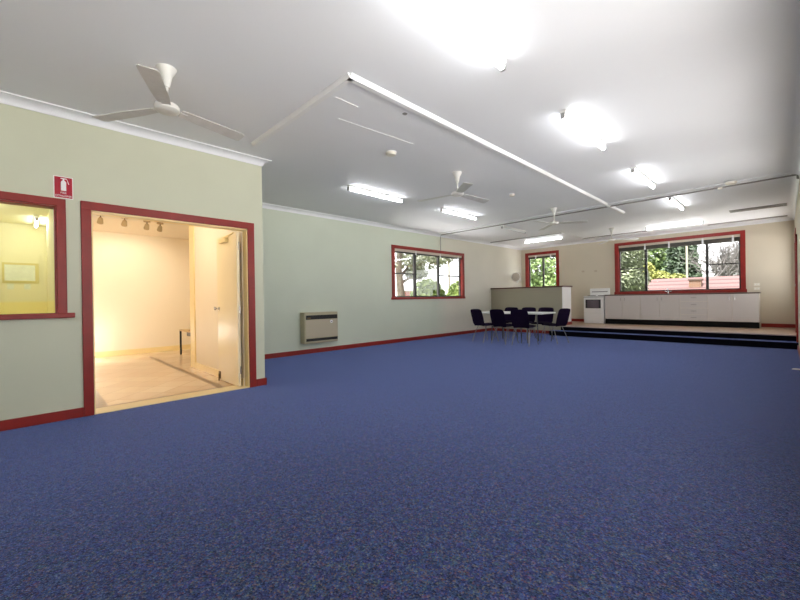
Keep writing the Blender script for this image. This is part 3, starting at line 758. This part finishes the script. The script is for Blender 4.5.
def shell(path, widths, thick, n=9, curve=0):
    """padded panel: path of (y,z), widths per station, thickness"""
    B = MB(); pts = [Vector((0, a, c)) for a, c in path]; N = len(pts); fr = []; bk = []
    for i, p in enumerate(pts):
        d = (pts[min(i + 1, N - 1)] - pts[max(i - 1, 0)]).normalized(); nm = Vector((0, -d.z, d.y))
        w = widths[i]; rf = []; rb = []
        for k in range(n):
            u = -1 + 2 * k / (n - 1)
            bow = curve * (u * u) ; edge = 1 - .55 * abs(u) ** 6 - (.45 if i in (0, N - 1) else 0)
            base = p + Vector((u * w / 2, 0, 0)) + nm * bow
            rf.append(B.bm.verts.new(base + nm * thick / 2 * edge)); rb.append(B.bm.verts.new(base - nm * thick / 2 * edge))
        fr.append(rf); bk.append(rb)
    for i in range(N - 1):
        for k in range(n - 1):
            B.bm.faces.new((fr[i][k], fr[i][k + 1], fr[i + 1][k + 1], fr[i + 1][k])); B.bm.faces.new((bk[i][k], bk[i + 1][k], bk[i + 1][k + 1], bk[i][k + 1]))
        B.bm.faces.new((fr[i][0], fr[i + 1][0], bk[i + 1][0], bk[i][0])); B.bm.faces.new((fr[i][-1], bk[i][-1], bk[i + 1][-1], fr[i + 1][-1]))
    for k in range(n - 1):
        B.bm.faces.new((fr[0][k], bk[0][k], bk[0][k + 1], fr[0][k + 1])); B.bm.faces.new((fr[-1][k], fr[-1][k + 1], bk[-1][k + 1], bk[-1][k]))
    return B
def make_chair():
    """faces +Y; origin on the floor under the seat centre"""
    t = empty('stacking_chair')
    seat = [(.215, .425), (.20, .445), (.14, .452), (.05, .445), (-.06, .438), (-.13, .44), (-.165, .452)]
    shell(seat, [.30, .37, .40, .41, .41, .40, .39], .038, curve=.012).build('seat', M['navy'], t, world=False, smooth=True)
    back = [(-.166, .415), (-.195, .49), (-.216, .58), (-.240, .67), (-.264, .75), (-.282, .81), (-.287, .83)]
    shell(back, [.36, .41, .42, .42, .415, .39, .33], .036, curve=.03).build('backrest', M['navy'], t, world=False, smooth=True)
    for sx in (-1, 1):
        MB().tube([(sx * .15, .12, .425), (sx * .185, .19, .22), (sx * .205, .235, .006)], .009, 8).build('leg', M['leg_steel'], t, world=False, smooth=True)
        MB().tube([(sx * .15, -.10, .42), (sx * .185, -.185, .22), (sx * .205, -.26, .006)], .009, 8).build('leg', M['leg_steel'], t, world=False, smooth=True)
    b = MB(); b.tube([(-.15, .12, .42), (.15, .12, .42)], .010, 8); b.tube([(-.15, -.10, .42), (.15, -.10, .42)], .010, 8)
    for sx in (-1, 1): b.tube([(sx * .15, .12, .42), (sx * .15, -.10, .42)], .010, 8)
    b.build('seat_frame', M['leg_steel'], t, world=False)
    return t
C0 = make_chair()
GH = 'navy stacking chairs around the white table'
def put(c, along, off, turn, label, first=False):
    p = NR + tv * along + nv * off; rz = TA + math.radians(turn)
    if first: C0.location = p; C0.rotation_euler = (0, 0, rz); tag(C0, label, 'chair', GH)
    else: dup(C0, p, rz, label, GH)
CHAIRS = [(-.28, -.26, 2, 'navy chair with its back to the camera, nearest the purple end chair'),
          (-.81, -.24, -8, 'navy chair with its back to the camera, middle of the near side'),
          (-1.38, -.20, -16, 'navy chair with its back to the camera, farthest left at the table'),
          (-1.48, .98, 180, 'navy chair on the far side of the table, left one'),
          (-.96, .98, 180, 'navy chair on the far side of the table, middle one'),
          (-.48, .98, 180, 'navy chair on the far side of the table, right one'),
          (.03, .56, 76, 'purple-navy chair seen side-on at the right end of the table')]
for i, (a, o_, t_, lab) in enumerate(CHAIRS): put(C0, a, o_, t_, lab, i == 0)

# small scrap on the carpet by the right wall
b = MB(); b.prism([(-.04, -.03), (.03, -.04), (.045, .02), (-.01, .04)], 0, .012); o = b.build('paper_scrap', M['paper']); o.location = (.10, 7.9, 0)
tag(o, 'small white scrap on the carpet at the right edge', 'paper')

# ------------------------------------------------------------------ outside
GZ = -1.3
struct(MB().box(-70, 60, -30, 90, GZ - .2, GZ).build('ground_lawn', M['grass']))
struct(MB().box(XR + .16, 34, -24, 14.5, GZ, -.14).build('ground_bounce', M['bounce_paving']))  # added to bounce sunlight through the right-hand windows onto the ceiling
struct(MB().box(-8.5, XR + .16, YB + .16, 18.5, GZ, -.14).build('ground_bounce_back', M['bounce_paving']))  # unseen paving added to bounce sunlight onto the kitchen ceiling
struct(MB().box(-11.3, XFb - .01, 3.8, YB + .16, GZ, -.14).build('ground_bounce_left', M['bounce_paving']))  # unseen paving added to bounce sunlight in through the left window
def leaves(c, r, n, size, B=None, hollow=.5):
    B = B or MB(); c = Vector(c)
    for _ in range(n):
        while True:
            p = Vector((random.uniform(-1, 1), random.uniform(-1, 1), random.uniform(-1, 1)))
            if hollow < p.length < 1: break
        p = c + Vector((p.x * r[0], p.y * r[1], p.z * r[2]))
        u = Vector((random.gauss(0, 1), random.gauss(0, 1), random.gauss(0, 1))).normalized(); w = u.orthogonal().normalized()
        s = size * random.uniform(.6, 1.3)
        v = [B.bm.verts.new(p + u * s * a + w * s * b_) for a, b_ in ((-1, 0), (0, -.45), (1, 0), (0, .45))]
        B.bm.faces.new(v)
    return B
def build_leaves(B, name, m, parent):
    # single quads: skip normal recalculation issues by building directly
    return B.build(name, m, parent)
def tree(x, y, h, crowns, m, label, cat='tree', tr=.18, size=.22, bark='bark', name='tree', n=900, lean=0, group=None):
    t = thing(name, label, cat, (x, y, GZ), 0, group)
    MB().tube([(x, y, GZ), (x + lean * .4, y, GZ + h * .35), (x + lean, y, GZ + h * .75)], tr, 10, tr * .45).build('trunk', M[bark], t, smooth=True)
    B = MB()
    for dx, dy, z, rx, rz in crowns: leaves((x + dx, y + dy, z), (rx, rx, rz), int(n * max(.35, rx * rz / 2)), size, B)
    build_leaves(B, 'foliage', m, t)
    return t
# beyond the kitchen window
hs = thing('house', 'neighbouring house with a pink terracotta tiled roof outside the kitchen window', 'house', (-3.8, 31, GZ))
MB().box(-9.0, .6, 28.2, 35.6, GZ, .75).build('walls', M['brick'], hs)
b = MB(); e = [(-9.8, 27.5, .72), (1.4, 27.5, .72), (1.4, 36.3, .72), (-9.8, 36.3, .72)]; r_ = [(-6.5, 31.9, 2.28), (-1.9, 31.9, 2.28)]
ev = [b.bm.verts.new(p) for p in e]; rv = [b.bm.verts.new(p) for p in r_]
for q in ((ev[0], ev[1], rv[1], rv[0]), (ev[1], ev[2], rv[1]), (ev[2], ev[3], rv[0], rv[1]), (ev[3], ev[0], rv[0]), (ev[3], ev[2], ev[1], ev[0])): b.bm.faces.new(q)
b.build('roof', M['tiles_roof'], hs)
ch = MB().box(-4.26, -3.66, 29.9, 30.5, 1.2, 2.02).build('chimney', M['brick'], hs)
MB().box(-4.31, -3.61, 29.85, 30.55, 2.02, 2.12).build('chimney_cap', M['cap_dark'], ch)
o = MB().tube([(-5.38, 37.0, GZ), (-5.38, 37.0, 5.1)], .07, 8).build('power_pole', M['post']); tag(o, 'pale pole standing behind the tiled roof', 'pole')
tree(-6.1, 24.0, 6, [(0, 0, 3.4, .95, 1.0), (0, 0, 2.0, 1.0, 1.0), (.1, 0, 1.0, .9, .6)], M['leaf_grey'], 'grey-green tree in the left pane of the kitchen window', size=.12, n=3800)
tree(-12.0, 56.0, 12, [(0, 0, 6.5, 3.6, 3.4), (2.2, 0, 3.4, 2.6, 2.4), (-2, 0, 3.2, 2.4, 2.2)], M['leaf_green'], 'tall green tree behind the left half of the tiled roof', size=.26, n=1000)
tree(-6.9, 39.0, 5, [(-.7, 0, 2.5, .85, .75), (.6, 0, 2.3, .75, .6), (-1.7, .3, 3.0, .7, 1.1)], M['leaf_yellow'], 'bright yellow-green bush just above the tiled roof', 'bush', size=.14, n=3500, name='bush')
def conifer(x, y, h, r, label):
    t = thing('conifer', label, 'tree', (x, y, GZ), 0, 'dark conifers behind the roof')
    MB().tube([(x, y, GZ), (x, y, GZ + h)], .22, 10, .04).build('trunk', M['bark'], t, smooth=True)
    B = MB()
    for k in range(9):
        f = k / 8; z = GZ + h * (.18 + .8 * f); rr = r * (1.05 - .8 * f)
        leaves((x, y, z), (rr, rr, h * .09), 420, .22, B, .3)
    B.build('foliage', M['leaf_dark'], t)
conifer(-6.2, 43.6, 8.6, 1.4, 'dark conifer behind the pale pole')
conifer(-7.9, 48.5, 10.0, 1.8, 'dark conifer left of the pale pole')
def bare(x, y, h, label, rough=6):
    t = thing('bare_tree', label, 'tree', (x, y, GZ), 0, 'leafless grey trees right of the kitchen view')
    B = MB(); K = MB()
    def br(p, d, L, r, dep):
        q = p + d * L; (B if dep >= 5 else K).tube([p, q], r, 5, r * .65)
        if dep == 0: return
        for _ in range(3 if dep > 1 else 4):
            nd = (d + Vector((random.gauss(0, .5), random.gauss(0, .5), random.gauss(.1, .4)))).normalized()
            br(p + d * L * random.uniform(.55, 1), nd, L * random.uniform(.6, .82), r * .62, dep - 1)
    br(Vector((x, y, GZ)), Vector((0, 0, 1)), h * .34, .16, rough)
    B.build('trunk', M['bark_grey'], t); K.build('branches', M['bark_grey'], t)
bare(-4.1, 40.0, 7.0, 'leafless grey tree right of the brick chimney')
bare(-2.5, 41.5, 7.4, 'leafless grey tree in the right pane of the kitchen window')
bare(-3.3, 45.0, 9.0, 'leafless grey tree farthest back on the right')
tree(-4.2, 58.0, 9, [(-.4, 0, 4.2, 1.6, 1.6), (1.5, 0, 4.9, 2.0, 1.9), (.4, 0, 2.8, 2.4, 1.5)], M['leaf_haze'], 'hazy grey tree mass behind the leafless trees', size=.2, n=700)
# narrow window
tree(-9.6, 20.0, 6, [(0, 0, 2.7, 1.2, 1.2), (.6, 0, 1.6, 1.2, .8), (-.6, .3, 1.7, 1.0, .8)], M['leaf_green'], 'leafy green tree filling the narrow window', size=.13, n=2200)
# beyond the left window
t = thing('gum_tree', 'large dark-trunked tree at the left of the left wall window', 'tree', (-13.6, 13.4, GZ))
MB().tube([(-13.6, 13.4, GZ), (-13.6, 13.45, 1.2), (-13.6, 13.3, 2.6), (-13.5, 13.35, 4.2)], .24, 12, .13).build('trunk', M['bark'], t, smooth=True)
for q in (((-13.6, 13.35, 2.2), (-13.7, 14.1, 2.8), (-13.8, 15.2, 3.0)), ((-13.6, 13.4, 1.9), (-13.4, 13.9, 2.2), (-13.3, 14.6, 2.15)), ((-13.6, 13.35, 3.0), (-13.6, 14.4, 3.6), (-13.6, 15.8, 3.5))):
    MB().tube(q, .09, 8, .03).build('branch', M['bark'], t, smooth=True)
B = MB()
for c, r in (((-13.6, 14.0, 3.3), (1.2, 1.2, .7)), ((-13.7, 15.3, 3.2), (1.0, 1.3, .55)), ((-13.4, 14.4, 2.45), (.6, .7, .35)), ((-13.6, 16.5, 3.4), (.8, 1.0, .4))): leaves(c, r, 420, .11, B, .1)
build_leaves(B, 'foliage', M['leaf_olive'], t)
def shrub(x, y, parts, label, n=1500):
    t = thing('shrub', label, 'shrub', (x, y, GZ), 0, 'bright shrubs beyond the left window')
    MB().tube([(x, y, GZ), (x, y, .8)], .06, 8, .03).build('stem', M['bark'], t)
    B = MB()
    for dx, dy, z, r in parts: leaves((x + dx, y + dy, z), (r, r, r * .95), n, .10, B)
    build_leaves(B, 'foliage', M['leaf_lime'], t)
shrub(-14.5, 16.5, [(0, 0, 1.5, .85), (0, -.7, 1.1, .6), (0, .6, 1.2, .7)], 'yellow-green shrub in the middle pane of the left window')
shrub(-12.2, 16.6, [(0, 0, 1.4, .7), (0, .8, 1.3, .8), (0, -.3, 1.1, .6)], 'leafy green shrub in the right pane of the left window')
o = MB().box(-14.25, -14.15, 18.05, 18.15, GZ, 3.6).build('garden_post', M['post']); tag(o, 'pale post outside the right pane of the left window', 'post')
nh = thing('garden_wall', 'low red brick wall outside the left window, beside the tree trunk', 'wall', (-21, 21.5, GZ))
MB().box(-21.3, -21.0, 20.6, 22.6, GZ, 1.72).build('brickwork', M['redbrick'], nh)
MB().box(-21.35, -20.95, 20.55, 22.65, 1.72, 1.80).build('coping', M['post'], nh)

# ------------------------------------------------------------------ lights
def lamp(name, typ, loc, energy, color=(1, 1, 1), rot=(0, 0, 0), **kw):
    d = bpy.data.lights.new(name, typ); d.energy = energy; d.color = color
    for k, v in kw.items(): setattr(d, k, v)
    o = bpy.data.objects.new(name, d); COL.objects.link(o); o.location = loc; o.rotation_euler = rot
    return o
for y in (.87, 1.2, 1.55, 1.77):
    lamp('foyer_spot', 'SPOT', (-8.26, y, 2.46), 7, (1, .90, .72), (0, math.radians(52), 0), spot_size=math.radians(100), spot_blend=.6, shadow_soft_size=.05)
lamp('foyer_fill', 'POINT', (-6.2, .9, 2.4), 8, (1, .95, .87), shadow_soft_size=.15)  # added fill light, no fixture in the foyer
lamp('foyer_side_fill', 'POINT', (-9.3, .72, .40), 4.5, (1, .98, .96), shadow_soft_size=.12)  # added fill near the floor, stands in for daylight from the left

lamp('office_fill', 'POINT', (-8.2, -.9, 2.3), 8, (1, .98, .94), shadow_soft_size=.15)  # added fill to brighten the office, apart from its ceiling tube
w = bpy.data.worlds.new('World'); S.world = w; w.use_nodes = True
bgn = w.node_tree.nodes['Background']; bgn.inputs['Color'].default_value = (.97, .985, 1, 1); bgn.inputs['Strength'].default_value = 1.0
lamp('sun', 'SUN', (0, 0, 20), 7.0, (1, .97, .93), (math.radians(24), 0, math.radians(-4)), angle=math.radians(12))

# ------------------------------------------------------------------ camera
YAW, PIT, ROL, FPX = .7946, -.0017, -.0151, 377.92
fw = Vector((-math.sin(YAW) * math.cos(PIT), math.cos(YAW) * math.cos(PIT), math.sin(PIT)))
r0 = Vector((math.cos(YAW), math.sin(YAW), 0)); u0 = r0.cross(fw)
r = r0 * math.cos(ROL) + u0 * math.sin(ROL); u = u0 * math.cos(ROL) - r0 * math.sin(ROL)
cd = bpy.data.cameras.new('camera'); cam = bpy.data.objects.new('camera', cd); COL.objects.link(cam)
mw = Matrix(((r.x, u.x, -fw.x, 0), (r.y, u.y, -fw.y, 0), (r.z, u.z, -fw.z, 1.1), (0, 0, 0, 1)))
cam.matrix_world = mw
cd.sensor_width = 36; cd.lens = FPX / 800 * 36; cd.clip_start = .02; cd.clip_end = 300
S.camera = cam
vs = S.view_settings
vs.view_transform = 'Standard'; vs.look = 'None'; vs.gamma = 1; vs.exposure = 1.68; vs.use_curve_mapping = False
S.cycles.use_denoising = True
S.cycles.max_bounces = 10; S.cycles.diffuse_bounces = 6; S.cycles.transparent_max_bounces = 16
S.cycles.sample_clamp_indirect = 6
